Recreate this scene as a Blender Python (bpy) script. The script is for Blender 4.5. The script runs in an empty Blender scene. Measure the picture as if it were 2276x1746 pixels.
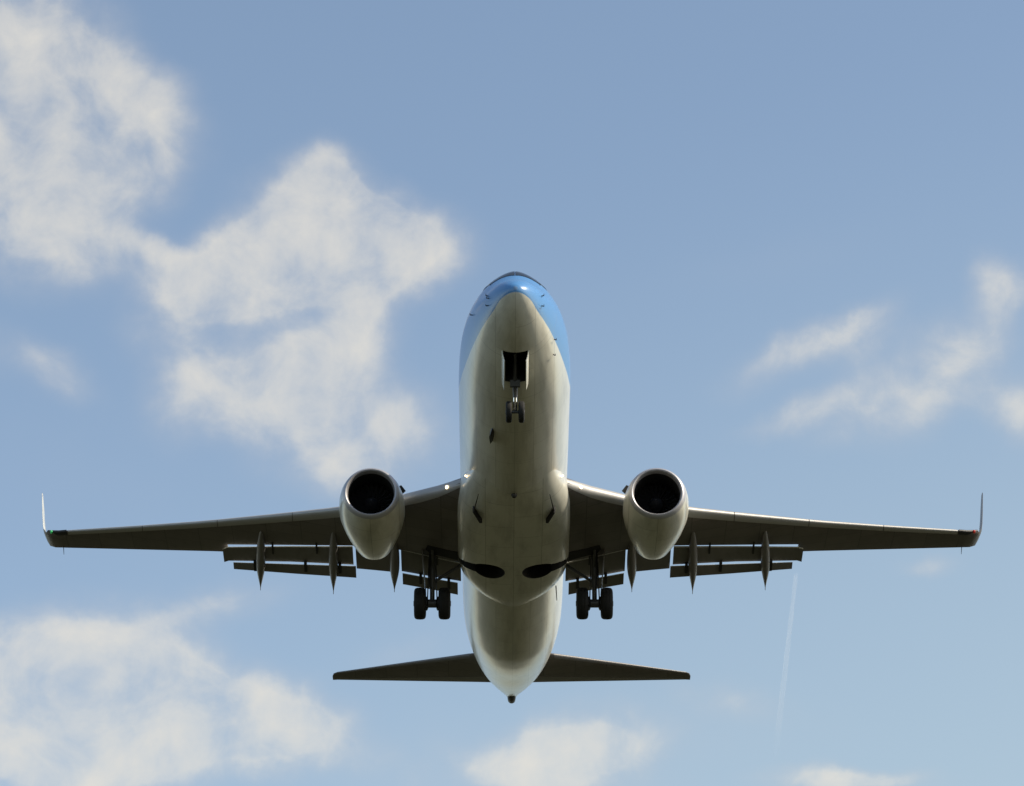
import bpy, bmesh, math
from mathutils import Vector, Matrix
import numpy as np

SC = bpy.context.scene
COL = SC.collection
R = math.radians

# ---------------------------------------------------------------- camera
# pose solved against the aircraft's real dimensions; aircraft axes: X span, Y aft of the nose, Z up
PITCH = R(3.0)                               # nose-up attitude on approach
ROT = Matrix.Rotation(-PITCH, 3, 'X')
CAM_AC = Vector((-0.5348, -103.9274, -54.8180))
EL, YAW, ROLL = 0.4531440, 0.0040470, -0.0019626
CAM_W = Vector((0, 0, 1.7))
PLANE_O = CAM_W - ROT @ CAM_AC               # where the aircraft's nose station sits in the world
fw = Vector((math.sin(YAW)*math.cos(EL), math.cos(YAW)*math.cos(EL), math.sin(EL)))
rt = fw.cross(Vector((0, 0, 1))).normalized(); up = rt.cross(fw)
rt, up = rt*math.cos(ROLL)+up*math.sin(ROLL), up*math.cos(ROLL)-rt*math.sin(ROLL)
fw, rt, up = ROT @ fw, ROT @ rt, ROT @ up
cd = bpy.data.cameras.new('camera'); cam = bpy.data.objects.new('camera', cd); COL.objects.link(cam)
M = Matrix((rt, up, -fw)).transposed().to_4x4(); M.translation = CAM_W
cam.matrix_world = M
cd.sensor_width = 36; cd.lens = 8437.55/2276*36; cd.clip_start = 0.5; cd.clip_end = 90000
SC.camera = cam

# ---------------------------------------------------------------- light
SUN_EL, SUN_AZ = R(40), R(99)               # azimuth clockwise from +Y
sun_dir = Vector((math.sin(SUN_AZ)*math.cos(SUN_EL), math.cos(SUN_AZ)*math.cos(SUN_EL), math.sin(SUN_EL)))
sl = bpy.data.lights.new('sun', 'SUN'); sl.energy = 5.0; sl.angle = R(0.53); sl.color = (1.0, 0.89, 0.70)
so = bpy.data.objects.new('sun', sl); COL.objects.link(so)
so.rotation_euler = sun_dir.to_track_quat('Z', 'Y').to_euler(); so.location = (60, -20, 90)
SC.view_settings.view_transform = 'Standard'; SC.view_settings.look = 'None'
SC.view_settings.exposure = 0.0; SC.view_settings.gamma = 1.0
SC.cycles.max_bounces = 6; SC.cycles.transparent_max_bounces = 8

# soft clouds: (azimuth*cos 23, elevation, radius, radius, tilt) in degrees of sky, and weight
BLOBS = [(-7.33,28.01,1.35,0.78,0,0.49),(-6.3,27.79,1.14,0.57,25,0.49),(-5.56,27.41,0.78,0.43,35,0.61),(-4.92,27.58,0.36,0.25,0,0.29),(-7.38,26.33,1.63,0.78,0,0.74),(-6.59,26.24,1.21,0.78,20,0.66),(-7.26,25.43,1.07,0.85,0,0.7),(-5.85,25.72,0.99,0.43,-20,0.29),(-7.01,24.75,1.42,0.5,0,0.29),(-5.32,26.86,0.92,0.64,45,0.29),(-7.57,27.23,0.85,0.57,0,0.49),(-7.76,28.05,0.99,0.85,0,0.41),(-7.13,28.3,1.07,0.5,0,0.41),(-5.31,26.44,0.85,0.85,0,0.2),(-6.3,24.78,1.14,0.43,0,0.25),(-2.85,26.0,0.67,0.53,-30,0.8),(-2.2,25.98,0.57,0.36,30,0.35),(-3.19,25.39,1.07,0.78,-50,0.9),(-1.98,25.77,0.92,0.43,30,0.6),(-2.61,24.91,1.63,0.71,-10,0.9),(-1.26,25.21,0.78,0.57,15,0.8),(-3.61,24.82,1.14,0.57,-15,0.7),(-4.05,25.3,0.5,0.36,0,0.2),(-5.25,25.01,0.92,0.18,20,0.45),(-4.46,24.65,0.99,0.43,10,0.5),(-4.02,24.45,1.56,0.43,-10,0.5),(-2.04,24.64,0.71,0.57,40,0.3),(-2.03,24.29,0.64,0.57,40,0.65),(-4.71,23.87,0.78,0.57,-20,0.59),(-3.36,23.27,1.42,0.5,-10,0.72),(-2.59,23.64,0.78,0.36,-15,0.64),(-2.43,22.87,1.21,0.64,25,0.72),(-4.33,22.97,0.85,0.57,20,0.47),(-4.81,22.53,0.5,0.43,30,0.34),(-3.12,22.29,0.92,0.64,40,0.55),(-1.51,22.32,1.21,0.85,20,0.51),(-2.55,21.81,0.78,0.43,30,0.42),(-6.5,18.61,1.35,0.78,0,0.9),(-5.56,18.71,1.21,0.71,15,0.9),(-6.19,17.85,1.85,0.85,0,0.9),(-4.52,18.19,1.49,0.78,10,0.9),(-3.43,18.0,1.07,0.64,10,0.85),(-2.75,17.87,0.71,0.43,0,0.5),(-6.77,17.21,1.85,0.57,0,0.7),(-5.43,17.25,1.07,0.5,0,0.5),(-5.24,19.42,1.56,0.43,-5,0.3),(-3.89,19.81,0.85,0.28,-15,0.35),(1.18,17.68,0.99,0.5,-10,0.8),(0.71,17.47,0.85,0.43,0,0.65),(1.79,17.61,0.57,0.32,0,0.5),(0.91,17.12,1.21,0.28,0,0.5),(-1.12,17.33,1.14,0.36,0,0.25),(4.55,17.08,0.78,0.21,0,0.9),(5.48,17.01,0.78,0.18,0,0.8),(4.41,23.49,0.99,0.3,-25,0.55),(5.13,23.74,0.78,0.32,-10,0.5),(5.7,23.9,0.57,0.26,-40,0.4),(6.3,23.17,1.35,0.5,-20,0.6),(5.88,23.19,2.34,1.07,-15,0.12),(6.62,22.73,0.99,0.36,-10,0.5),(7.14,23.33,0.5,0.28,-20,0.35),(7.45,24.51,0.26,0.36,20,0.6),(7.61,24.18,0.36,0.43,0,0.6),(7.94,24.41,0.28,0.28,0,0.5),(7.76,22.6,0.5,0.39,0,0.65),(7.81,22.21,0.36,0.36,0,0.5),(4.45,22.57,0.78,0.2,-20,0.6),(5.49,22.22,0.85,0.28,0,0.3),(6.37,20.22,0.43,0.17,0,0.5),(3.37,18.35,0.78,0.25,15,0.35),(-1.34,19.01,0.92,0.28,-10,0.35),(-7.07,23.34,0.78,0.36,25,0.45),(-0.11,20.07,3.55,0.64,0,0.1),(-6.02,21.71,2.7,1.85,0,0.16),(-1.12,17.61,3.41,0.78,0,0.2),(2.95,17.87,2.27,0.71,0,0.2),(4.18,24.87,2.13,0.43,-10,0.14),(-6.57,23.09,0.57,0.28,30,0.35)]

w = bpy.data.worlds.new('World'); SC.world = w; w.use_nodes = True
nt = w.node_tree; nt.nodes.clear(); L = nt.links.new
def N(t, **k):
    n = nt.nodes.new(t)
    for a, b in k.items(): setattr(n, a, b)
    return n
def math_(op, a, b=None, c=None, clamp=False):
    n = N('ShaderNodeMath', operation=op, use_clamp=clamp)
    for i, v in enumerate((a, b, c)):
        if v is None: continue
        if isinstance(v, (int, float)): n.inputs[i].default_value = v
        else: L(v, n.inputs[i])
    return n.outputs[0]
def mixc(f, a, b, mode='MIX'):
    n = N('ShaderNodeMix', data_type='RGBA', blend_type=mode)
    for i, v in ((0, f), (6, a), (7, b)):
        if isinstance(v, (int, float)): n.inputs[i].default_value = v
        elif isinstance(v, tuple): n.inputs[i].default_value = v + (1,)
        else: L(v, n.inputs[i])
    return n.outputs[2]
def smooth(v, a, b, to0=0.0, to1=1.0):
    n = N('ShaderNodeMapRange', interpolation_type='SMOOTHSTEP')
    L(v, n.inputs[0]); n.inputs[1].default_value = a; n.inputs[2].default_value = b
    n.inputs[3].default_value = to0; n.inputs[4].default_value = to1
    return n.outputs[0]
sky = N('ShaderNodeTexSky', sky_type='NISHITA'); sky.sun_disc = False
sky.sun_elevation = SUN_EL; sky.sun_rotation = SUN_AZ; sky.air_density = 1.0; sky.dust_density = 0.7; sky.ozone_density = 1.2
SKY_TINT = (1.33, 1.225, 1.09)
CLOUD_SHADE = (3.9, 3.95, 4.1); CLOUD_LIT = (5.35, 5.1, 4.6)      # sky radiance units, before the background strength
STRENGTH = 0.15
geo = N('ShaderNodeTexCoord')
sep = N('ShaderNodeSeparateXYZ'); L(geo.outputs['Generated'], sep.inputs[0])
az = math_('MULTIPLY', math_('ARCTAN2', sep.outputs[0], sep.outputs[1]), 57.29578*0.92)
el = math_('MULTIPLY', math_('ARCSINE', sep.outputs[2]), 57.29578)
cmb = N('ShaderNodeCombineXYZ'); L(az, cmb.inputs[0]); L(el, cmb.inputs[1])
uv = cmb.outputs[0]
# billowing edges: warp the sky coordinates, then weigh the blobs by turbulence
wn = N('ShaderNodeTexNoise'); wn.inputs['Scale'].default_value = 1.1; wn.inputs['Detail'].default_value = 5; wn.inputs['Roughness'].default_value = 0.55
L(uv, wn.inputs['Vector'])
wv = N('ShaderNodeVectorMath', operation='SUBTRACT'); L(wn.outputs['Color'], wv.inputs[0]); wv.inputs[1].default_value = (.5, .5, .5)
ws = N('ShaderNodeVectorMath', operation='MULTIPLY_ADD'); L(wv.outputs[0], ws.inputs[0]); ws.inputs[1].default_value = (.5, .5, 0); L(uv, ws.inputs[2])
uvw = ws.outputs[0]
tot, cur = None, uvw
for q, (cu, cv, ru, rv, rot, amp) in enumerate(BLOBS):
    if q and q % 12 == 0:                        # take the blobs a dozen at a time (the shader's working memory is small)
        sq = N('ShaderNodeVectorMath', operation='MULTIPLY_ADD'); L(tot, sq.inputs[0]); sq.inputs[1].default_value = (1e-9, 1e-9, 0); L(uvw, sq.inputs[2])
        cur = sq.outputs[0]
    mp = N('ShaderNodeMapping', vector_type='TEXTURE')
    mp.inputs[1].default_value = (cu, cv, 0); mp.inputs[2].default_value = (0, 0, -R(rot)); mp.inputs[3].default_value = (ru*1.85, rv*1.85, 1)
    L(cur, mp.inputs[0])
    ln = N('ShaderNodeVectorMath', operation='LENGTH'); L(mp.outputs[0], ln.inputs[0])
    b = smooth(ln.outputs[1], 0.0, 1.0, amp, 0.0)
    tot = b if tot is None else math_('ADD', tot, b)
# loose cumulus over the rest of the sky, outside the part the photograph shows
cn = N('ShaderNodeTexNoise'); cn.inputs['Scale'].default_value = 0.07; cn.inputs['Detail'].default_value = 4; L(uv, cn.inputs['Vector'])
off = N('ShaderNodeVectorMath', operation='DISTANCE'); L(uv, off.inputs[0]); off.inputs[1].default_value = (0.2, 23, 0)
rest = math_('MULTIPLY', smooth(cn.outputs[0], .5, .72), smooth(off.outputs[1], 10, 16))
tot = math_('ADD', tot, rest)
fn = N('ShaderNodeTexNoise'); fn.inputs['Scale'].default_value = 0.9; fn.inputs['Detail'].default_value = 8; fn.inputs['Roughness'].default_value = 0.56
fn.inputs['Distortion'].default_value = 0.25; L(uv, fn.inputs['Vector'])
pres = smooth(tot, 0.0, 0.6)
val = math_('MULTIPLY_ADD', math_('MULTIPLY', math_('SUBTRACT', fn.outputs[0], 0.5), pres), 1.95, math_('MINIMUM', tot, 1.05))
veil = math_('MULTIPLY', smooth(tot, 0.0, 1.0, 0.0, .55), smooth(fn.outputs[0], .25, .7, .35, 1.0))
alpha = math_('MAXIMUM', smooth(val, 0.0, 1.85, 0.0, 0.92), veil)
lit = smooth(val, 0.3, 1.1)
ccol = mixc(lit, CLOUD_SHADE, CLOUD_LIT)
base = mixc(1.0, sky.outputs[0], SKY_TINT, 'MULTIPLY')
# thin high veil, thickening toward the sun's side and the horizon
vm = N('ShaderNodeMapping', vector_type='TEXTURE'); vm.inputs[1].default_value = (13, 12, 0); vm.inputs[3].default_value = (26, 17, 1); L(uv, vm.inputs[0])
vl = N('ShaderNodeVectorMath', operation='LENGTH'); L(vm.outputs[0], vl.inputs[0])
base = mixc(smooth(vl.outputs[1], .2, 1.0, .5, 0.0), base, (3.3, 4.1, 4.35))
col = mixc(alpha, base, ccol)
bg = N('ShaderNodeBackground'); L(col, bg.inputs[0]); bg.inputs[1].default_value = STRENGTH
L(bg.outputs[0], N('ShaderNodeOutputWorld').inputs[0])

# ---------------------------------------------------------------- helpers
def mat(name, color, rough=.5, metal=0., spec=.5, coat=0., build=None):
    m = bpy.data.materials.new(name); m.use_nodes = True
    t = m.node_tree; p = t.nodes['Principled BSDF']
    p.inputs['Base Color'].default_value = (*color, 1); p.inputs['Roughness'].default_value = rough
    p.inputs['Metallic'].default_value = metal; p.inputs['Specular IOR Level'].default_value = spec
    p.inputs['Coat Weight'].default_value = coat; p.inputs['Coat Roughness'].default_value = .15
    if build: build(t, p, color)
    return m
def grime(scale=(1.2, .25, 1.2), amount=.25, dark=.55, detail=6, panel=None):
    """streaks of dirt drawn out along the airflow"""
    def b(t, p, color):
        tc = t.nodes.new('ShaderNodeTexCoord'); mp = t.nodes.new('ShaderNodeMapping'); mp.inputs[3].default_value = scale
        n = t.nodes.new('ShaderNodeTexNoise'); n.inputs['Scale'].default_value = 1.6; n.inputs['Detail'].default_value = detail
        n.inputs['Roughness'].default_value = .62
        mr = t.nodes.new('ShaderNodeMapRange'); mr.inputs[1].default_value = .45; mr.inputs[2].default_value = .78
        mr.inputs[3].default_value = 0; mr.inputs[4].default_value = amount
        mx = t.nodes.new('ShaderNodeMix'); mx.data_type = 'RGBA'
        mx.inputs[6].default_value = (*color, 1); mx.inputs[7].default_value = (color[0]*dark, color[1]*dark*.97, color[2]*dark*.92, 1)
        l = t.links.new
        l(tc.outputs['Object'], mp.inputs[0]); l(mp.outputs[0], n.inputs['Vector']); l(n.outputs[0], mr.inputs[0]); l(mr.outputs[0], mx.inputs[0])
        if panel:                                 # skin panels: joints and slight differences of tone between sheets
            pm = t.nodes.new('ShaderNodeMapping'); pm.inputs[2].default_value = (0, 0, R(90)); l(tc.outputs['Object'], pm.inputs[0])
            br = t.nodes.new('ShaderNodeTexBrick'); l(pm.outputs[0], br.inputs['Vector'])
            br.inputs['Scale'].default_value = 1; br.inputs['Brick Width'].default_value = panel[0]; br.inputs['Row Height'].default_value = panel[1]
            br.inputs['Mortar Size'].default_value = panel[2]; br.inputs['Mortar Smooth'].default_value = .3
            br.inputs['Color1'].default_value = (1, 1, 1, 1); br.inputs['Color2'].default_value = (panel[3],)*3+(1,); br.inputs['Mortar'].default_value = (panel[4],)*3+(1,)
            pr = t.nodes.new('ShaderNodeMix'); pr.data_type = 'RGBA'; pr.blend_type = 'MULTIPLY'; pr.inputs[0].default_value = 1
            l(mx.outputs[2], pr.inputs[6]); l(br.outputs[0], pr.inputs[7]); mx = pr
        l(mx.outputs[2], p.inputs['Base Color'])
        return mx
    return b

WHITE = (.72, .705, .615); BLUE = (.085, .255, .54)
def livery(t, p, color):
    """white hull, light blue over the nose and over the tail, dirt streaks, frame seams"""
    l = t.links.new
    mx = grime((1.5, .22, 1.5), .6, .45, panel=(2.1, .62, .010, .93, .72))(t, p, color)
    tc = t.nodes.new('ShaderNodeTexCoord'); sp = t.nodes.new('ShaderNodeSeparateXYZ'); l(tc.outputs['Object'], sp.inputs[0])
    fy = t.nodes.new('ShaderNodeMath'); fy.operation = 'DIVIDE'; fy.inputs[1].default_value = 40; l(sp.outputs[1], fy.inputs[0])
    fc = t.nodes.new('ShaderNodeFloatCurve'); cv = fc.mapping.curves[0]
    pts = [(-.5, -.66), (.06, -.72), (.43, -.81), (.9, -.94), (1.35, -.985), (2.06, -1.0), (3.3, -.96), (4.7, -.84), (5.6, -.70), (7, -.42), (9, .2), (12, 1.1),
           (15, 2.3), (24, 2.3), (27, 1.5), (29, .75), (32, .62), (35, .95), (40, 1.3)]
    f = lambda a: (max(a[0], 0)/40, (a[1]+3)/6)
    cv.points[0].location = f(pts[1]); cv.points[1].location = f(pts[-1]); cv.points[0].location.x = 0; 
    for q in pts[2:-1]: cv.points.new(*f(q))
    for q in cv.points: q.handle_type = 'AUTO_CLAMPED'
    fc.mapping.update(); l(fy.outputs[0], fc.inputs['Value'])
    zz = t.nodes.new('ShaderNodeMath'); zz.operation = 'MULTIPLY_ADD'; zz.inputs[1].default_value = 1/6; zz.inputs[2].default_value = .5; l(sp.outputs[2], zz.inputs[0])
    df = t.nodes.new('ShaderNodeMath'); df.operation = 'SUBTRACT'; l(zz.outputs[0], df.inputs[0]); l(fc.outputs[0], df.inputs[1])
    mr = t.nodes.new('ShaderNodeMapRange'); mr.inputs[1].default_value = -.002; mr.inputs[2].default_value = .002; l(df.outputs[0], mr.inputs[0])
    m2 = t.nodes.new('ShaderNodeMix'); m2.data_type = 'RGBA'; m2.inputs[7].default_value = (*BLUE, 1)
    l(mr.outputs[0], m2.inputs[0]); l(mx.outputs[2], m2.inputs[6])
    # thin frame seams every 2.4 m
    md = t.nodes.new('ShaderNodeMath'); md.operation = 'PINGPONG'; md.inputs[1].default_value = 1.2; l(sp.outputs[1], md.inputs[0])
    lt = t.nodes.new('ShaderNodeMath'); lt.operation = 'LESS_THAN'; lt.inputs[1].default_value = .012; l(md.outputs[0], lt.inputs[0])
    sc = t.nodes.new('ShaderNodeMath'); sc.operation = 'MULTIPLY'; sc.inputs[1].default_value = .35; l(lt.outputs[0], sc.inputs[0])
    m3 = t.nodes.new('ShaderNodeMix'); m3.data_type = 'RGBA'; m3.inputs[7].default_value = (.2, .2, .19, 1)
    l(sc.outputs[0], m3.inputs[0]); l(m2.outputs[2], m3.inputs[6]); l(m3.outputs[2], p.inputs['Base Color'])

MT = dict(
    hull=mat('hull_paint', WHITE, .32, coat=.5, build=livery),
    white=mat('white_paint', WHITE, .30, coat=.4, build=grime((1.6, .4, 1.6), .6, .42, panel=(1.6, .97, .012, .94, .62))),
    blue=mat('blue_paint', BLUE, .28, coat=.5),
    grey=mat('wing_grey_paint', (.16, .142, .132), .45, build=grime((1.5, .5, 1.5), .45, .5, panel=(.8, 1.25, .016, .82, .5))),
    nose=mat('flap_nose_sunlit', (.72, .71, .67), .35),  # pale colour stands in for sunlight caught on the flap noses
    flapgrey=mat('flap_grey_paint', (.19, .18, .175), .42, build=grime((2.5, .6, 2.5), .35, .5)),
    metal=mat('bare_metal', (.40, .39, .375), .45, metal=.2, build=grime((2, 2, 2), .25, .7)),
    lip=mat('dull_metal_lip', (.46, .45, .47), .42, metal=.45),
    strut=mat('strut_paint', (.085, .085, .09), .4),
    chrome=mat('chromed_piston', (.85, .85, .85), .12, metal=1),
    dark=mat('black_interior', (.012, .012, .013), .7),
    fan=mat('fan_metal', (.06, .06, .068), .42, metal=.7),
    hot=mat('exhaust_metal', (.16, .14, .13), .45, metal=.8),
    tyre=mat('tyre_rubber', (.009, .009, .009), .8),
    glass=mat('cockpit_glass', (.012, .014, .017), .12, spec=.4),
    trim=mat('dark_trim', (.015, .015, .016), .5),
)
def lampmat(name, color, s):
    m = bpy.data.materials.new(name); m.use_nodes = True; p = m.node_tree.nodes['Principled BSDF']
    p.inputs['Base Color'].default_value = (*color, 1); p.inputs['Emission Color'].default_value = (*color, 1); p.inputs['Emission Strength'].default_value = s
    return m
MT['lamp'] = lampmat('lit_landing_lamp', (1, .78, .45), 3.5)
MT['navred'] = lampmat('lit_red_lamp', (.5, .03, .015), .12)
MT['navgreen'] = lampmat('lit_green_lamp', (.05, .5, .15), .2)

ROOT_AC = Vector((0, 19.0, -3.5))            # the Empty stands under the main wheels
root = bpy.data.objects.new('passenger_jet', None); COL.objects.link(root)
root.rotation_euler = ROT.to_euler(); root.location = PLANE_O + ROT @ ROOT_AC
root['label'] = 'white and light blue twin engine passenger jet flying overhead with landing gear and flaps lowered'
root['category'] = 'airplane'

def build(name, verts, faces, m, parent=root, smooth=True, label=None, mats=None, idx=None, angle=35):
    """one mesh object; vertices in aircraft axes"""
    me = bpy.data.meshes.new(name); me.from_pydata([tuple(v) for v in verts], [], faces)
    for q in (mats or [m]): me.materials.append(q)
    if idx: me.polygons.foreach_set('material_index', idx)
    b = bmesh.new(); b.from_mesh(me); bmesh.ops.remove_doubles(b, verts=b.verts, dist=1e-5)
    bmesh.ops.recalc_face_normals(b, faces=b.faces); b.to_mesh(me); b.free()
    if smooth:
        me.polygons.foreach_set('use_smooth', [True]*len(me.polygons)); me.set_sharp_from_angle(angle=R(angle))
    o = bpy.data.objects.new(name, me); COL.objects.link(o); o.parent = parent
    if parent is root: o.location = -ROOT_AC
    if label: o['label'] = label
    return o
class MB:
    """collects shapes into one mesh"""
    def __init__(s): s.v, s.f, s.i = [], [], []
    def add(s, v, f, i=0):
        k = len(s.v); s.v += [Vector(q) for q in v]; s.f += [tuple(a+k for a in q) for q in f]; s.i += [i]*len(f); return s
    def loft(s, rings, caps=True, i=0):
        n = len(rings[0]); v = [q for r in rings for q in r]; f = []
        for a in range(len(rings)-1):
            for b in range(n): f.append((a*n+b, a*n+(b+1) % n, (a+1)*n+(b+1) % n, (a+1)*n+b))
        if caps: f += [tuple(range(n)), tuple(range((len(rings)-1)*n, len(rings)*n))]
        return s.add(v, f, i)
    def tube(s, a, b, r0, r1=None, n=14, i=0):
        a, b = Vector(a), Vector(b); r1 = r0 if r1 is None else r1
        d = (b-a).normalized(); x = d.orthogonal().normalized(); y = d.cross(x)
        c = [(math.cos(2*math.pi*k/n), math.sin(2*math.pi*k/n)) for k in range(n)]
        return s.loft([[p+(x*q[0]+y*q[1])*r for q in c] for p, r in ((a, r0), (b, r1))], True, i)
    def lathe(s, c, axis, prof, n=32, i=0, caps=True):
        """prof: (distance along axis, radius)"""
        c, d = Vector(c), Vector(axis).normalized(); x = d.orthogonal().normalized(); y = d.cross(x)
        return s.loft([[c+d*t+(x*math.cos(2*math.pi*k/n)+y*math.sin(2*math.pi*k/n))*r for k in range(n)] for t, r in prof], caps, i)
    def hexa(s, q, i=0):
        """8 corners: lower four, upper four"""
        return s.add(q, [(0, 1, 2, 3), (4, 5, 6, 7), (0, 1, 5, 4), (1, 2, 6, 5), (2, 3, 7, 6), (3, 0, 4, 7)], i)
    def out(s, name, m, parent=root, **k):
        if isinstance(m, list): return build(name, s.v, s.f, None, parent, mats=m, idx=s.i, **k)
        return build(name, s.v, s.f, m, parent, **k)

def yt(u, tc): return 5*tc*(.2969*math.sqrt(max(u, 0))-.126*u-.3516*u*u+.2843*u**3-.1036*u**4)
def foil(le, te, tc, upv=(0, 0, 1), u0=0., u1=1., n=12, up_k=1.2, lo_k=.8, grow=0.):
    """closed airfoil loop from u0 to u1 of the chord"""
    le, te, upv = Vector(le), Vector(te), Vector(upv).normalized(); c = (te-le).length
    us = [u0+(u1-u0)*(1-math.cos(math.pi*k/n))/2 for k in range(n+1)]
    P = lambda u, s: le+(te-le)*u+upv*(s*(yt(u, tc)*c)+ (grow if s > 0 else -grow))
    return [P(u, up_k) for u in reversed(us)]+[P(u, -lo_k) for u in us[(0 if u0 > 0 or grow else 1):]]

# ---------------------------------------------------------------- setting
def ground_nodes(t, p, color):
    l = t.links.new
    tc = t.nodes.new('ShaderNodeTexCoord')
    a = t.nodes.new('ShaderNodeTexNoise'); a.inputs['Scale'].default_value = .02; a.inputs['Detail'].default_value = 10; a.inputs['Roughness'].default_value = .7
    r = t.nodes.new('ShaderNodeValToRGB'); r.color_ramp.elements[0].position = .35; r.color_ramp.elements[1].position = .68
    r.color_ramp.elements[0].color = (.018, .022, .010, 1); r.color_ramp.elements[1].color = (.05, .046, .028, 1)
    l(tc.outputs['Object'], a.inputs['Vector']); l(a.outputs[0], r.inputs[0]); l(r.outputs[0], p.inputs['Base Color'])
g = MB().add([(-40000, -40000, 0), (40000, -40000, 0), (40000, 40000, 0), (-40000, 40000, 0)], [(0, 1, 2, 3)]).out('ground', mat('dry_grass', (.04, .04, .022), .95, spec=.1, build=ground_nodes), None, smooth=False)
g['kind'] = 'structure'

# ---------------------------------------------------------------- fuselage
FUS = np.array([(0, .02, -.60, -.58, -.62), (.03, .14, -.60, -.47, -.72), (.08, .23, -.60, -.41, -.79), (.2, .37, -.58, -.28, -.92), (.5, .59, -.54, -.05, -1.15),
    (1, .85, -.46, .20, -1.41), (1.5, 1.05, -.38, .42, -1.60), (1.75, 1.13, -.34, .56, -1.67), (2, 1.21, -.30, .80, -1.74), (2.6, 1.36, -.22, 1.32, -1.86), (3.2, 1.48, -.15, 1.62, -1.95),
    (4, 1.61, -.08, 1.78, -2.03), (5, 1.72, -.03, 1.85, -2.09), (6.5, 1.80, 0, 1.88, -2.13), (8, 1.83, 0, 1.88, -2.13), (16, 1.84, 0, 1.88, -2.13), (25, 1.84, 0, 1.88, -2.13),
    (27, 1.82, .04, 1.88, -2.0), (28.5, 1.76, .13, 1.88, -1.75), (30, 1.66, .25, 1.87, -1.42), (32, 1.48, .45, 1.82, -.92), (34, 1.20, .62, 1.68, -.42), (36, .77, .76, 1.44, .13), (37.4, .38, .85, 1.2, .54), (38.1, .21, .90, 1.08, .73)])
EUP = ([0, .6, 1.5, 2.8, 4, 7, 40], [2, 2, 1.75, 1.6, 1.75, 2, 2])      # the cab narrows upward: squarer shoulders only aft of it
def hermite(xs, ys, x):
    xs, ys = np.asarray(xs), np.asarray(ys); d = np.diff(ys)/np.diff(xs); m = np.zeros(len(xs))
    for k in range(1, len(xs)-1):
        m[k] = 0 if d[k-1]*d[k] <= 0 else 2*d[k-1]*d[k]/(d[k-1]+d[k])
    m[0], m[-1] = d[0], d[-1]
    k = int(np.clip(np.searchsorted(xs, x)-1, 0, len(xs)-2)); h = xs[k+1]-xs[k]; t = (x-xs[k])/h
    return (2*t**3-3*t*t+1)*ys[k]+(t**3-2*t*t+t)*h*m[k]+(3*t*t-2*t**3)*ys[k+1]+(t**3-t*t)*h*m[k+1]
def hull(y): return [hermite(FUS[:, 0], FUS[:, k], y) for k in (1, 2, 3, 4)]
def skin(y, a, out=0.):
    """hull surface point; a = angle, 0 at +X, 90 at the top"""
    hw, zc, zt, zb = hull(y); c, s = math.cos(a), math.sin(a); h = (zt-zc) if s > 0 else (zc-zb)
    e = float(np.interp(y, *EUP)) if s > 0 else 2.
    n = Vector((c*h, 0, s*hw)); n = n.normalized() if n.length > 0 else n
    return Vector((hw*math.copysign(abs(c)**(2/e), c), y, zc+h*math.copysign(abs(s)**(2/e), s)))+n*out
def skin_at_x(y, x, sign=-1, out=0.):
    hw = hull(y)[0]; a = math.acos(max(-1, min(1, x/hw))); return skin(y, sign*a, out)
ys = [0, .01, .03, .055, .09, .14, .2, .28, .38, .5, .64, .8, 1, 1.25]+[1.5+.25*k for k in range(26)]+[8+.5*k for k in range(34)]+[25+.35*k for k in range(37)]+[37.9, 38.1]
ys = sorted(set(round(y, 3) for y in ys if y <= 38.1))
rings = [[skin(y, 2*math.pi*k/96) for k in range(96)] for y in ys]
fus = MB().loft(rings).out('fuselage', [MT['hull'], MT['dark']])

def box_mesh(x0, x1, y0, y1, z0, z1):
    return MB().hexa([(x0, y0, z0), (x1, y0, z0), (x1, y1, z0), (x0, y1, z0), (x0, y0, z1), (x1, y0, z1), (x1, y1, z1), (x0, y1, z1)])
def carve(o, cutters):
    """cut recesses and keep the result as the object's own mesh"""
    for cmb in cutters:
        c = build('cutter', cmb.v, cmb.f, MT['dark'], root, smooth=False)
        md = o.modifiers.new('cut', 'BOOLEAN'); md.operation = 'DIFFERENCE'; md.solver = 'EXACT'; md.object = c; md.material_mode = 'TRANSFER'
        c.hide_render = True
        bpy.context.view_layer.update()
        me = bpy.data.meshes.new_from_object(o.evaluated_get(bpy.context.evaluated_depsgraph_get()))
        o.modifiers.clear(); o.data = me; bpy.data.objects.remove(c)
    me = o.data
    me.set_sharp_from_angle(angle=R(35))
nose_bay = box_mesh(-.385, .385, 2.13, 3.74, -2.6, -1.05)
def well(sg):
    b = MB(); c = (sg*.86, 18.15); n = 36
    pts = [(c[0]+.56*math.cos(2*math.pi*k/n), c[1]+.60*math.sin(2*math.pi*k/n)) for k in range(n)]
    return b.loft([[(x, y, -3.2) for x, y in pts], [(x, y, -1.2) for x, y in pts]])
def slot(sg):
    mid = [(1.0, 18.1, .34), (1.35, 18.15, .34), (1.6, 18.3, .30), (1.8, 18.55, .25), (1.97, 19.1, .22), (2.4, 20.2, .16)]
    return MB().loft([[(sg*x, y-h_, -3.2), (sg*x, y+h_, -3.2), (sg*x, y+h_, -1.2), (sg*x, y-h_, -1.2)] for x, y, h_ in mid])
carve(fus, [nose_bay, well(1), well(-1)])

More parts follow.
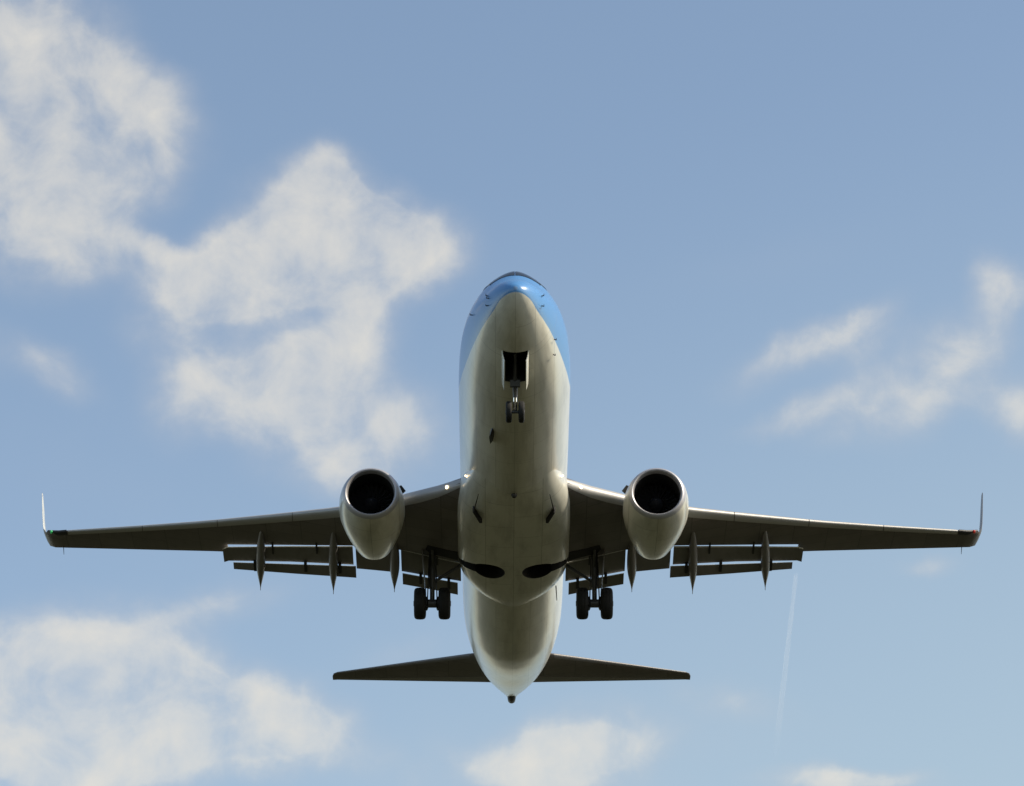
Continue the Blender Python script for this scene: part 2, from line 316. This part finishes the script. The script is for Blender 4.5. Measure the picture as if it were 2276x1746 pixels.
bf = []
for y, hw, zc, zt, zb, e in ((11.2, 1.35, -1.2, -.75, -2.0, 2.0), (12.0, 1.48, -1.2, -.7, -2.12, 2.1), (12.8, 1.68, -1.15, -.5, -2.2, 2.2), (13.6, 1.88, -1.1, -.4, -2.27, 2.3), (14.4, 1.98, -1.08, -.37, -2.31, 2.4), (15.4, 2.0, -1.08, -.35, -2.33, 2.6),
        (17, 1.98, -1.08, -.35, -2.36, 2.7), (18.6, 1.97, -1.08, -.35, -2.37, 2.6), (19.6, 1.92, -1.08, -.4, -2.37, 2.4), (20.3, 1.8, -1.1, -.45, -2.35, 2.2), (20.9, 1.58, -1.12, -.5, -2.30, 2.1), (21.4, 1.25, -1.15, -.6, -2.22, 2), (21.8, .8, -1.2, -.7, -2.12, 2), (22.0, .4, -1.3, -.9, -2.02, 2)):
    bf.append((y, hw, zc, zt, zb, e))
B = np.array(bf)
def fair(y, a):
    hw, zc, zt, zb, e = [hermite(B[:, 0], B[:, k], y) for k in range(1, 6)]
    c, s = math.cos(a), math.sin(a); h = (zt-zc) if s > 0 else (zc-zb)
    return Vector((hw*math.copysign(abs(c)**(2/e), c), y, zc+h*math.copysign(abs(s)**(2/e), s)))
fy = [11.2+(22.0-11.2)*k/60 for k in range(61)]
fairing = MB().loft([[fair(y, 2*math.pi*k/80) for k in range(80)] for y in fy]).out('belly_fairing', [MT['white'], MT['dark']], label='bulging white belly fairing between the wings')
carve(fairing, [well(1), well(-1), slot(1), slot(-1)])

# cockpit windows: panes that follow the hull, proud of it by their frames
def pane(c4, name='cockpit_window'):
    """c4: four (station, angle degrees) corners"""
    n = 8; G = []
    for i in range(n+1):
        for j in range(n+1):
            a, b = i/n, j/n
            y = (c4[0][0]*(1-a)+c4[1][0]*a)*(1-b)+(c4[3][0]*(1-a)+c4[2][0]*a)*b
            t = (c4[0][1]*(1-a)+c4[1][1]*a)*(1-b)+(c4[3][1]*(1-a)+c4[2][1]*a)*b
            G.append((y, R(t)))
    top = [skin(y, t, .018) for y, t in G]; bot = [skin(y, t, -.03) for y, t in G]
    f = []; k = len(G)
    q = lambda i, j: i*(n+1)+j
    for i in range(n):
        for j in range(n):
            f += [(q(i, j), q(i+1, j), q(i+1, j+1), q(i, j+1)), tuple(k+z for z in (q(i, j), q(i, j+1), q(i+1, j+1), q(i+1, j)))]
    ring = [q(0, j) for j in range(n)]+[q(i, n) for i in range(n)]+[q(n, j) for j in range(n, 0, -1)]+[q(i, 0) for i in range(n, 0, -1)]
    for a in range(len(ring)):
        b = (a+1) % len(ring); f.append((ring[a], ring[b], k+ring[b], k+ring[a]))
    return build(name, top+bot, f, MT['glass'], fus)
for sg in (1, -1):
    A = lambda t: 90-sg*(90-t)
    pane([(2.18, A(88.7)), (2.80, A(88.7)), (2.88, A(60)), (2.38, A(48))])
    pane([(2.56, A(49)), (2.94, A(59)), (3.42, A(56)), (3.14, A(45))])
    pane([(3.19, A(45)), (3.48, A(55)), (3.95, A(53)), (3.88, A(44))])

# small things on the hull
def probe(y, x, length=.11, sign=-1, r=.013):
    p = skin_at_x(y, x, sign); q = skin_at_x(y, x, sign, .07)
    MB().tube(p-(q-p)*.4, q, r*1.6, r).tube(q, q+Vector((0, -length, 0)), r, r*.7).out('pitot_probe', MT['trim'], fus)
for y, x, s in ((1.03, -.85, 1), (.95, -.83, -1), (1.05, -.85, -1), (.95, .82, 1), (1.0, .82, -1), (2.75, 1.23, -1), (3.35, 1.21, -1), (2.57, -1.42, 1)):
    probe(y, x, sign=s)
def blade(y, x, chord, h, thick, name, m, sweep=.5):
    p = skin_at_x(y, x); n = (skin_at_x(y, x, -1, 1)-p)
    b = MB(); rr = []
    for t in (-.15, .5, 1):
        le = p+n*h*t+Vector((0, chord*sweep*max(t, 0), 0)); te = p+n*h*t+Vector((0, chord*(1-.12*max(t, 0)), 0))
        rr.append(foil(le, te, thick, n.cross(Vector((0, 1, 0))), n=6, up_k=1, lo_k=1))
    return b.loft(rr).out(name, m, fus)
blade(7.2, -.72, 1.05, .16, .13, 'blade_antenna', MT['trim'], .25)
MB().tube((1.52, 20.75, -1.75), (1.56, 21.15, -2.15), .022, .012, 8).out('drain_mast', MT['trim'], fus)
MB().tube(skin_at_x(34.6, -.62)+Vector((-.12, -.2, .12)), skin_at_x(34.6, -.62)+Vector((.15, .1, -.03)), .02, .02, 8).out('drain_mast', MT['trim'], fus)
# tail exhaust
MB().lathe((0, 37.2, .62), (0, 1, .13), [(0, .12), (.15, .165), (.7, .17), (1.15, .15), (1.22, .13), (1.22, .11), (.6, .10)], 28).out('exhaust_outlet', MT['trim'], fus, label='small black exhaust outlet at the tail tip')
# red beacon under the belly
MB().lathe((0, 12.05, -2.13), (0, 0, -1), [(-.05, .10), (.03, .10), (.10, .07), (.13, .02)], 16).out('beacon', MT['trim'], fus)
# ram air inlets
for sg in (1, -1):
    b = MB()
    b.hexa([(sg*1.08, 14.0, -2.315), (sg*1.35, 13.4, -2.19), (sg*1.40, 13.42, -2.17), (sg*1.17, 14.05, -2.295),
            (sg*1.08, 14.0, -1.9), (sg*1.35, 13.4, -1.9), (sg*1.40, 13.42, -1.9), (sg*1.17, 14.05, -1.9)])
    b.out('air_inlet', MT['dark'], fairing, smooth=False)
    MB().tube((sg*1.20, 12.4, -1.96), (sg*1.36, 13.4, -2.13), .012, .028, 8).out('inlet_deflector', MT['trim'], fairing)

# ---------------------------------------------------------------- wings
DIH = .15
def zw(x): return -1.15+max(abs(x)-1.88, 0)*DIH
LEX = [1.2, 1.85, 2.6, 3.78, 4.9, 6.04, 8, 10.9, 13.6, 16.4]
LEY = [12.75, 13.30, 14.08, 15.10, 16.02, 16.80, 17.93, 19.53, 20.88, 22.22]
TEX = [1.2, 3.94, 5.73, 10.4, 16.4]
TEY = [20.95, 20.85, 21.15, 21.95, 23.66]
CUTX = [1.2, 1.87, 3.94, 5.73, 10.27]
CUTY = [19.85, 19.68, 19.20, 19.50, 21.13]
LE = lambda x: float(np.interp(x, LEX, LEY)); TE = lambda x: float(np.interp(x, TEX, TEY)); CUT = lambda x: float(np.interp(x, CUTX, CUTY))
TCX = lambda x: float(np.interp(x, [1.2, 4, 6, 16.4], [.135, .125, .115, .10]))
def wsec(sg, x, u0=0., u1=1., **k):
    return foil((sg*x, LE(x), zw(x)), (sg*x, TE(x), zw(x)-.02), TCX(x), (0, 0, 1), u0, u1, **k)
def element(sg, pts, m, name, parent, tc=.11, label=None, n=10):
    """a flap: list of (x, leY, leZ, teY, teZ)"""
    rr = [foil((sg*x, a, b), (sg*x, c, d), tc, (0, .12, 1), n=16, up_k=1.1, lo_k=.6) for x, a, b, c, d in pts]
    mb = MB().loft(rr); k = len(rr[0])
    idx = [1 if (f < (len(rr)-1)*k and 11 <= f % k <= 17) else 0 for f in range(len(mb.f))]      # flap nose coloured pale, as the sunlit line along the slot
    return build(name, mb.v, mb.f, None, parent, mats=[m, MT['nose']], idx=idx, label=label)
SLOT = .05
for sg in (-1, 1):
    b = MB()
    xs = [1.2, 1.85, 2.2, 2.6, 3.2, 3.78, 4.3, 4.9, 5.73, 6.04, 7, 8, 9.4, 10.27]
    b.loft([wsec(sg, x, 0, (CUT(x)-LE(x))/(TE(x)-LE(x)), n=20) for x in xs])
    b.loft([wsec(sg, x, n=20) for x in (10.27, 10.9, 12.2, 13.6, 15, 16.4)])
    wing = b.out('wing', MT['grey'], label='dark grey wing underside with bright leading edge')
    # leading edge: krueger section inboard, slat panels outboard of the engine
    inn = [x for x in (1.8, 2.0, 2.3, 2.6, 3.2, 3.78, 4.3, 4.6)]
    MB().loft([wsec(sg, x, 0, float(np.interp(x, [1.8, 3.0, 4.6], [.008, .042, .056])), n=10, grow=.012) for x in inn]).out('leading_edge_flap', MT['metal'], wing)
    for x0, x1 in ((5.15, 7.75), (7.78, 10.5), (10.53, 13.3), (13.33, 16.15)):
        q = [x0+(x1-x0)*k/4 for k in range(5)]
        MB().loft([wsec(sg, x, 0, float(np.interp(x, [5, 16], [.075, .13])), n=10, grow=.012) for x in q]).out('leading_edge_slat', MT['metal'], wing)
    # winglet, blended
    sec = [((16.4, 22.22, 1.03), (16.4, 23.66, 1.01), (0, 1)), ((16.78, 22.45, 1.08), (16.76, 23.78, 1.07), (-.15, 1)), ((17.01, 22.66, 1.19), (16.98, 23.88, 1.18), (-.7, .8)),
           ((17.12, 22.84, 1.40), (17.10, 23.97, 1.40), (-1, .4)), ((17.19, 23.1, 1.72), (17.18, 24.1, 1.72), (-1, .2)), ((17.30, 23.6, 2.4), (17.30, 24.45, 2.4), (-1, .15)),
           ((17.42, 24.2, 3.2), (17.42, 24.9, 3.2), (-1, .15)), ((17.49, 24.6, 3.62), (17.49, 25.15, 3.62), (-1, .15)), ((17.5, 24.75, 3.72), (17.5, 25.15, 3.72), (-1, .15))]
    rr = [foil((sg*a[0], a[1], a[2]), (sg*c[0], c[1], c[2]), .10 if a[0] < 16.9 else .05, (sg*nn[0], 0, nn[1]), n=14, up_k=1.0, lo_k=1.0 if a[0] > 16.5 else .85) for a, c, nn in sec]
    MB().loft(rr[3:]).out('winglet', MT['flapgrey'] if sg > 0 else MT['white'], wing)  # shaded winglet coloured grey, sunlit one white; light put into the paint
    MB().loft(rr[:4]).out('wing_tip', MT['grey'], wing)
    # navigation lamp housing on the tip's leading edge
    b = MB(); b.loft([foil((sg*x, y, z), (sg*x, y+.5, z), .24, (sg*-k, 0, 1), 0, .5, n=8, grow=.01, up_k=1, lo_k=1) for x, y, z, k in ((16.2, 22.09, 1.0, 0), (16.5, 22.24, 1.04, 0), (16.8, 22.45, 1.14, .3), (16.95, 22.6, 1.22, .6))])
    b.out('lamp_housing', MT['trim'], wing)
    MB().lathe((sg*16.78, 22.42, 1.10), (0, -1, 0), [(-.1, .05), (.02, .05), (.05, .03), (.06, .008)], 14).out('navigation_light', MT['navred'] if sg > 0 else MT['navgreen'], wing)
    MB().tube((sg*16.45, 23.55, 1.0), (sg*16.45, 23.8, .80), .015, .008, 6).out('static_wick', MT['trim'], wing)
    lo = lambda x, y, g: Vector((sg*x, y, zw(x)-.02*(y-LE(x))/(TE(x)-LE(x))-.8*yt((y-LE(x))/(TE(x)-LE(x)), TCX(x))*(TE(x)-LE(x))-g))
    outl = [(1.95, 18.55), (2.45, 18.45), (3.02, 18.3), (3.1, 18.75), (2.95, 19.12), (2.4, 19.3), (1.95, 19.45)]
    b = MB().loft([[lo(x, y, -.03) for x, y in outl], [lo(x, y, .012) for x, y in outl]]).out('gear_bay_shade', MT['dark'], wing, smooth=False)  # flat black panel paints the shadow of the bay; no recess is cut
    # flaps: main and aft element inboard and outboard of the engine, gate flap behind it
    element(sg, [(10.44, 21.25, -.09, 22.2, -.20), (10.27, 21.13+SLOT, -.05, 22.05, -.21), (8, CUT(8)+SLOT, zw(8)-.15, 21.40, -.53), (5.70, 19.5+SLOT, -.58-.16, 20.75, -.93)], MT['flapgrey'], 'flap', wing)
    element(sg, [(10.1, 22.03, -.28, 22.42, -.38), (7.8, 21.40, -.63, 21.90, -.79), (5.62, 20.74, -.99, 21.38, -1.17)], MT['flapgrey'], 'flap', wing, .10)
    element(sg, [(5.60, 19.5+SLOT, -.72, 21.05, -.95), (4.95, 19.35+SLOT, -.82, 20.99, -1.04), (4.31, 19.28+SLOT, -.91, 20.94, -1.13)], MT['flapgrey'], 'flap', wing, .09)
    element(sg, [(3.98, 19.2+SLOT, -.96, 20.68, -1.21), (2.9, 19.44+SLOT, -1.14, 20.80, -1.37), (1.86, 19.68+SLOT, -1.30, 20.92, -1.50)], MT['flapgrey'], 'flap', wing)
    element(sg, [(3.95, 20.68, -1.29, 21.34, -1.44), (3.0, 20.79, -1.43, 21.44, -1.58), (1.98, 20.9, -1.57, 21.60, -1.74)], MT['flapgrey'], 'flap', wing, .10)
    # brackets bridging the slots
    for x, y, z in ((9.3, 21.70, -.36), (7.45, 21.1, -.65), (6.2, 20.75, -.86), (3.3, 20.62, -1.33), (2.3, 20.75, -1.47)):
        MB().hexa([(sg*(x-.05), y, z-.07), (sg*(x+.05), y, z-.07), (sg*(x+.05), y+.5, z-.2), (sg*(x-.05), y+.5, z-.2), (sg*(x-.05), y, z+.08), (sg*(x+.05), y, z+.08), (sg*(x+.05), y+.5, z-.02), (sg*(x-.05), y+.5, z-.02)]).out('flap_bracket', MT['trim'], wing, smooth=False)
    for x in (8.6, 7.0, 2.7):
        y = CUT(x); z = zw(x)-.1
        MB().hexa([(sg*(x-.03), y-.3, z-.05), (sg*(x+.03), y-.3, z-.05), (sg*(x+.03), y+.4, z-.2), (sg*(x-.03), y+.4, z-.2), (sg*(x-.03), y-.3, z+.05), (sg*(x+.03), y-.3, z+.05), (sg*(x+.03), y+.4, z-.05), (sg*(x-.03), y+.4, z-.05)]).out('flap_bracket', MT['trim'], wing, smooth=False)
    # canoe fairings over the flap tracks
    for x0, y0, x1, y1, z1, wd, dp in ((8.95, 19.35, 9.17, 23.24, -.86, .165, .24), (6.34, 18.35, 6.49, 22.63, -1.27, .165, .26), (4.16, 18.3, 4.26, 21.67, -1.60, .17, .25)):
        rr = []
        for k in range(23):
            t = k/22; w_ = wd*(math.sin(math.pi*min(1, t*.95+.02))**.62)*(1 if t < .55 else max(.0, (1-((t-.55)/.45)**1.8))+.02)
            x = x0+(x1-x0)*t; y = y0+(y1-y0)*t
            z0 = zw(x0)-.13; zl = z0-.10*math.sin(math.pi*min(t*1.6, .5)) - max(0, t-.30)/.70*(z0-.10-z1)
            h = max(.012, dp*w_/wd); w_ = max(.01, w_)
            rr.append([(sg*x+w_*math.cos(2*math.pi*q/18), y, zl+h*math.sin(2*math.pi*q/18)) for q in range(18)])
        MB().loft(rr).out('flap_track_fairing', MT['flapgrey'], wing)
    # landing light in the wing root
    MB().lathe((sg*2.28, LE(2.28)-.02, zw(2.28)-.0), (0, -1, -.1), [(-.12, .058), (.02, .058), (.045, .04), (.055, .01)], 18).out('landing_light', MT['lamp'], wing, label='lit landing lamp in the wing root')
    p = fair(12.42, R(-90+sg*76)) if False else Vector((sg*1.44, 12.40, -1.30))
    MB().lathe((p.x+sg*.19, p.y-.0, p.z+.02), (sg*.5, -1, -.2), [(-.3, .032), (.03, .032), (.05, .02), (.055, .006)], 14).out('taxi_light', MT['lamp'], fairing)

    # ------------------------------------------------------------ engine
    X, Z, Y0 = sg*4.83, -1.78, 12.62
    def ring(dy, r, dz=0., flat=0., n=56):
        o = []
        for k in range(n):
            a = 2*math.pi*k/n; c, s = math.cos(a), math.sin(a)
            rz = r*(1-flat) if s < 0 else r
            o.append((X+r*c*(1+.25*flat), Y0+dy, Z+dz+rz*s))
        return o
    outer = [(.16, .955, 0, .03), (.4, 1.02, .0, .05), (.8, 1.075, .01, .06), (1.3, 1.105, .02, .06), (1.8, 1.095, .03, .06), (2.3, 1.04, .03, .05), (2.8, .965, .02, .04), (3.4, .85, .01, .02), (3.9, .735, .0, .0), (4.2, .655, -.01, 0), (4.2, .625, -.01, 0), (3.5, .70, .0, 0)]
    eng = MB().loft([ring(*q) for q in outer], caps=False).out('engine', MT['white'], label='white engine under the wing with dark open intake')
    lip = [(.162, .957, 0, .03), (.07, .925, 0, .03), (.015, .885, 0, .03), (0, .85, 0, .03), (.02, .815, 0, .02), (.08, .79, 0, .02), (.2, .775, 0, .01)]
    MB().loft([ring(*q) for q in lip], caps=False).out('intake_lip', MT['lip'], eng)
    MB().loft([ring(.2, .775, 0, .01), ring(.5, .78), ring(.95, .80), ring(1.25, .80), ring(1.26, .2)], caps=False).out('intake_duct', MT['dark'], eng)
    b = MB()
    for k in range(24):
        a = 2*math.pi*k/24
        e = lambda r, da, dy: (X+r*math.cos(a+da), Y0+1.0+dy, Z+r*math.sin(a+da))
        b.add([e(.24, -.10, -.05), e(.24, .10, .08), e(.52, .10, .07), e(.52, -.07, -.05), e(.785, .09, .05), e(.785, -.03, -.07)], [(0, 1, 2, 3), (3, 2, 4, 5)])
    b.out('fan', MT['fan'], eng)
    MB().lathe((X, Y0+.62, Z), (0, 1, 0), [(0, .01), (.08, .09), (.2, .17), (.38, .25), (.6, .26)], 28).out('spinner', MT['fan'], eng)
    MB().lathe((X, Y0+3.1, Z+.03), (0, 1, 0), [(0, .60), (.6, .54), (1.1, .42), (1.45, .36), (1.45, .33), (1.2, .30), (1.6, .22), (2.0, .05)], 36).out('exhaust_nozzle', MT['hot'], eng)
    MB().hexa([(X-sg*.80, Y0+1.2, Z+.69), (X-sg*.83, Y0+2.0, Z+.65), (X-sg*.81, Y0+2.0, Z+.67), (X-sg*.78, Y0+1.2, Z+.71),
               (X-sg*1.0, Y0+1.45, Z+.90), (X-sg*1.13, Y0+2.0, Z+.95), (X-sg*1.11, Y0+2.0, Z+.97), (X-sg*.98, Y0+1.45, Z+.92)]).out('strake', MT['trim'], eng, smooth=False)
    rr = []
    for y, z0, z1, hw in ((13.7, -.95, -.70, .05), (14.6, -1.0, -.60, .16), (15.6, -1.1, -.58, .2), (16.6, -1.3, -.62, .2), (17.8, -1.25, -.72, .16), (18.8, -.95, -.78, .05)):
        rr.append([(X-hw, y, z0), (X+hw, y, z0), (X+hw*.8, y, z1), (X-hw*.8, y, z1)])
    MB().loft(rr).out('pylon', MT['white'], eng)

    # ------------------------------------------------------------ main gear
    GX, AX = sg*2.86, Vector((sg*2.86, 19.6, -2.92))
    b = MB()
    b.tube((GX, 19.25, -1.15), (GX, 19.5, -2.35), .125, .115, 18).tube((GX, 19.5, -2.3), AX+Vector((0, 0, -.02)), .085, .085, 16)
    b.tube(AX-Vector((.42, 0, 0)), AX+Vector((.42, 0, 0)), .085, .085, 14)
    b.tube(AX-Vector((.17, 0, 0)), AX+Vector((.17, 0, 0)), .15, .15, 14)
    b.tube((GX, 19.45, -2.2), (sg*1.75, 19.3, -1.5), .05, .06, 10)
    b.tube((GX, 19.4, -1.75), (GX, 18.7, -1.2), .05, .05, 10)
    b.tube((GX, 19.72, -2.3), (GX, 19.95, -2.6), .05, .035, 8).tube((GX, 19.95, -2.6), (GX, 19.72, -2.88), .035, .05, 8)
    for dx in (-.12, .12): b.tube((GX+dx, 19.42, -1.3), (GX+dx*1.4, 19.55, -2.8), .022, .022, 6)
    gear = b.out('main_landing_gear', MT['strut'])
    def wheel(c, r, wd, parent, sides=(1, -1)):
        b = MB(); h = wd/2; c = Vector(c)
        prof = [(-h*.80, r*.50), (-h*.98, r*.62), (-h, r*.76), (-h*.93, r*.88), (-h*.72, r*.965), (-h*.35, r), (-h*.30, r*.985), (-h*.24, r), (0, r), (h*.24, r), (h*.30, r*.985), (h*.35, r), (h*.72, r*.965), (h*.93, r*.88), (h, r*.76), (h*.98, r*.62), (h*.80, r*.50)]
        b.lathe(c, (1, 0, 0), prof, 44, 0, caps=False)
        b.lathe(c, (1, 0, 0), [(-h*.80, r*.50), (-h*.70, r*.42), (-h*.9, r*.22), (-h*1.1, r*.16), (-h*1.1, .02)], 28, 1, caps=False)
        b.lathe(c, (1, 0, 0), [(h*.80, r*.50), (h*.70, r*.42), (h*.9, r*.22), (h*1.1, r*.16), (h*1.1, .02)], 28, 1, caps=False)
        return b.out('wheel', [MT['tyre'], MT['strut']], parent)
    for d in (-.43, .43):
        wheel(AX+Vector((d, 0, 0)), .565, .42, gear)
        s_ = -1 if d > 0 else 1
        MB().lathe(AX+Vector((d+s_*.20, 0, 0)), (s_, 0, 0), [(-.05, .25), (.05, .25), (.08, .2), (.10, .12)], 20).out('brake', MT['trim'], gear)
    b = MB(); xo = sg*3.08
    b.hexa([(xo, 18.95, -2.45), (xo+sg*.03, 18.95, -2.45), (xo+sg*.03, 19.95, -2.45), (xo, 19.95, -2.45), (xo+sg*.12, 18.8, -1.15), (xo+sg*.15, 18.8, -1.15), (xo+sg*.15, 20.0, -1.25), (xo+sg*.12, 20.0, -1.25)])
    b.out('gear_door', MT['flapgrey'], gear, smooth=False)

    # ------------------------------------------------------------ tailplane
    zs = lambda x: .85+.123*x
    T = lambda x, y: (sg*x, y, zs(x))
    sl_ = [(.2, 33.1, 36.72), (.95, 33.68, 36.92), (1.65, 34.18, 37.1), (4, 35.73, 37.73), (7.0, 37.72, 38.52), (7.13, 37.88, 38.58), (7.19, 38.15, 38.6)]
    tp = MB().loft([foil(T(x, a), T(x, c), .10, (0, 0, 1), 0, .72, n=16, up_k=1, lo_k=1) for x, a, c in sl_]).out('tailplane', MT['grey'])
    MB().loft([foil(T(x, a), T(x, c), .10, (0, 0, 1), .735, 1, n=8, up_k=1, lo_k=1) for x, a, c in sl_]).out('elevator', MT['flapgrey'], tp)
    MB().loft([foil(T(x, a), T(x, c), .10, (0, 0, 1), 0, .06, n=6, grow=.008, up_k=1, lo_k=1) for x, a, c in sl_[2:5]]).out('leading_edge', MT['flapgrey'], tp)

# ---------------------------------------------------------------- nose gear
b = MB()
b.tube((0, 3.5, -1.5), (0, 3.85, -2.5), .085, .075, 16).tube((0, 3.85, -2.45), (0, 4.0, -2.93), .055, .055, 14)
b.tube((-.2, 4.0, -2.93), (.2, 4.0, -2.93), .05, .05, 12)
b.tube((0, 3.7, -2.1), (0, 2.7, -1.5), .05, .05, 10)
b.tube((.0, 3.9, -2.42), (0, 4.2, -2.68), .04, .03, 8).tube((0, 4.2, -2.68), (0, 4.02, -2.9), .03, .04, 8)
b.hexa([(-.16, 3.60, -2.22), (.16, 3.60, -2.22), (.16, 3.70, -2.22), (-.16, 3.70, -2.22), (-.16, 3.55, -2.02), (.16, 3.55, -2.02), (.16, 3.65, -2.02), (-.16, 3.65, -2.02)])
ng = b.out('nose_landing_gear', MT['strut'])
MB().tube((0, 3.83, -2.44), (0, 3.98, -2.86), .062, .062, 16).out('piston', MT['chrome'], ng)
for d in (-.2, .2): wheel((d, 4.0, -2.93), .345, .19, ng)
for sg in (-1, 1):
    g0, g1 = [], []
    for k in range(9):
        y = 2.14+1.58*k/8; top = skin_at_x(y, .40).z
        for j in range(7):
            t = j/6; dz = -.50*t*(1-.25*((k-4)/4)**2); x = .405-.02*t-.06*t*t
            g0.append((sg*x, y, top+.02+dz)); g1.append((sg*(x+.025), y, top+.02+dz))
    n = len(g0); f = []
    for k in range(8):
        for j in range(6):
            a = k*7+j; q = (a, a+1, a+8, a+7); f += [q, tuple(n+z for z in q)]
    rim = [j for j in range(6)]+[k*7+6 for k in range(8)]+[56+j for j in range(6, 0, -1)]+[k*7 for k in range(8, 0, -1)]
    for a in range(len(rim)): f.append((rim[a], rim[(a+1) % len(rim)], n+rim[(a+1) % len(rim)], n+rim[a]))
    build('gear_door', g0+g1, f, MT['white'], ng)

# ---------------------------------------------------------------- fin
F = lambda y, z: (0, y, z)
sf = [(1.4, 29.0, 36.9), (2.2, 31.0, 37.0), (3.2, 32.0, 37.35), (6, 34.4, 38.2), (8.9, 36.9, 39.1), (9.1, 37.2, 39.15)]
fin = MB().loft([foil(F(a, z), F(c, z), .09, (1, 0, 0), 0, .7, n=16, up_k=1, lo_k=1) for z, a, c in sf]).out('tail_fin', MT['blue'])
MB().loft([foil(F(a, z), F(c, z), .09, (1, 0, 0), .71, 1, n=8, up_k=1, lo_k=1) for z, a, c in sf[1:]]).out('rudder', MT['blue'], fin)

# ---------------------------------------------------------------- contrail
def vapour(t, p, color):
    l = t.links.new
    tc = t.nodes.new('ShaderNodeTexCoord'); mp = t.nodes.new('ShaderNodeMapping'); mp.inputs[3].default_value = (1/45, 1/700, 1/45)
    n = t.nodes.new('ShaderNodeTexNoise'); n.inputs['Scale'].default_value = 1.0; n.inputs['Detail'].default_value = 5
    sp = t.nodes.new('ShaderNodeSeparateXYZ')
    mr = t.nodes.new('ShaderNodeMapRange'); mr.inputs[1].default_value = .3; mr.inputs[2].default_value = .75; mr.inputs[3].default_value = .02; mr.inputs[4].default_value = .07
    l(tc.outputs['Object'], mp.inputs[0]); l(mp.outputs[0], n.inputs['Vector']); l(n.outputs[0], mr.inputs[0])
    fd = t.nodes.new('ShaderNodeMapRange'); fd.interpolation_type = 'SMOOTHSTEP'; l(tc.outputs['Object'], sp.inputs[0]); l(sp.outputs[1], fd.inputs[0])
    fd.inputs[1].default_value = 1500; fd.inputs[2].default_value = 4700; fd.inputs[3].default_value = 1; fd.inputs[4].default_value = 0
    ml = t.nodes.new('ShaderNodeMath'); ml.operation = 'MULTIPLY'; l(mr.outputs[0], ml.inputs[0]); l(fd.outputs[0], ml.inputs[1])
    d = t.nodes.new('ShaderNodeBsdfDiffuse'); d.inputs[0].default_value = (*color, 1)
    tl = t.nodes.new('ShaderNodeBsdfTranslucent'); tl.inputs[0].default_value = (*color, 1)
    m1 = t.nodes.new('ShaderNodeAddShader'); l(d.outputs[0], m1.inputs[0]); l(tl.outputs[0], m1.inputs[1])
    tp_ = t.nodes.new('ShaderNodeBsdfTransparent'); m2 = t.nodes.new('ShaderNodeMixShader')
    l(ml.outputs[0], m2.inputs[0]); l(tp_.outputs[0], m2.inputs[1]); l(m1.outputs[0], m2.inputs[2])
    l(m2.outputs[0], t.nodes['Material Output'].inputs[0])
ta, tb = Vector((2040, 24420, 9000)), Vector((2180, 28670, 9000))
ln = (tb-ta).length; rr = []
for k in range(41):
    y = ln*k/40; r = 12+1.2*math.sin(k*.9)+k*.28
    rr.append([(r*math.cos(2*math.pi*q/20)*(1+.12*math.sin(3*q+k)), y, r*math.sin(2*math.pi*q/20)) for q in range(20)])
tr = MB().loft(rr, caps=False).out('contrail', mat('vapour', (.62, .62, .61), 1, spec=0, build=vapour), None)
tr.location = ta; tr.rotation_euler = (tb-ta).to_track_quat('Y', 'Z').to_euler()
tr['label'] = 'thin faint white vapour trail in the blue sky under the right wing'; tr['category'] = 'contrail'
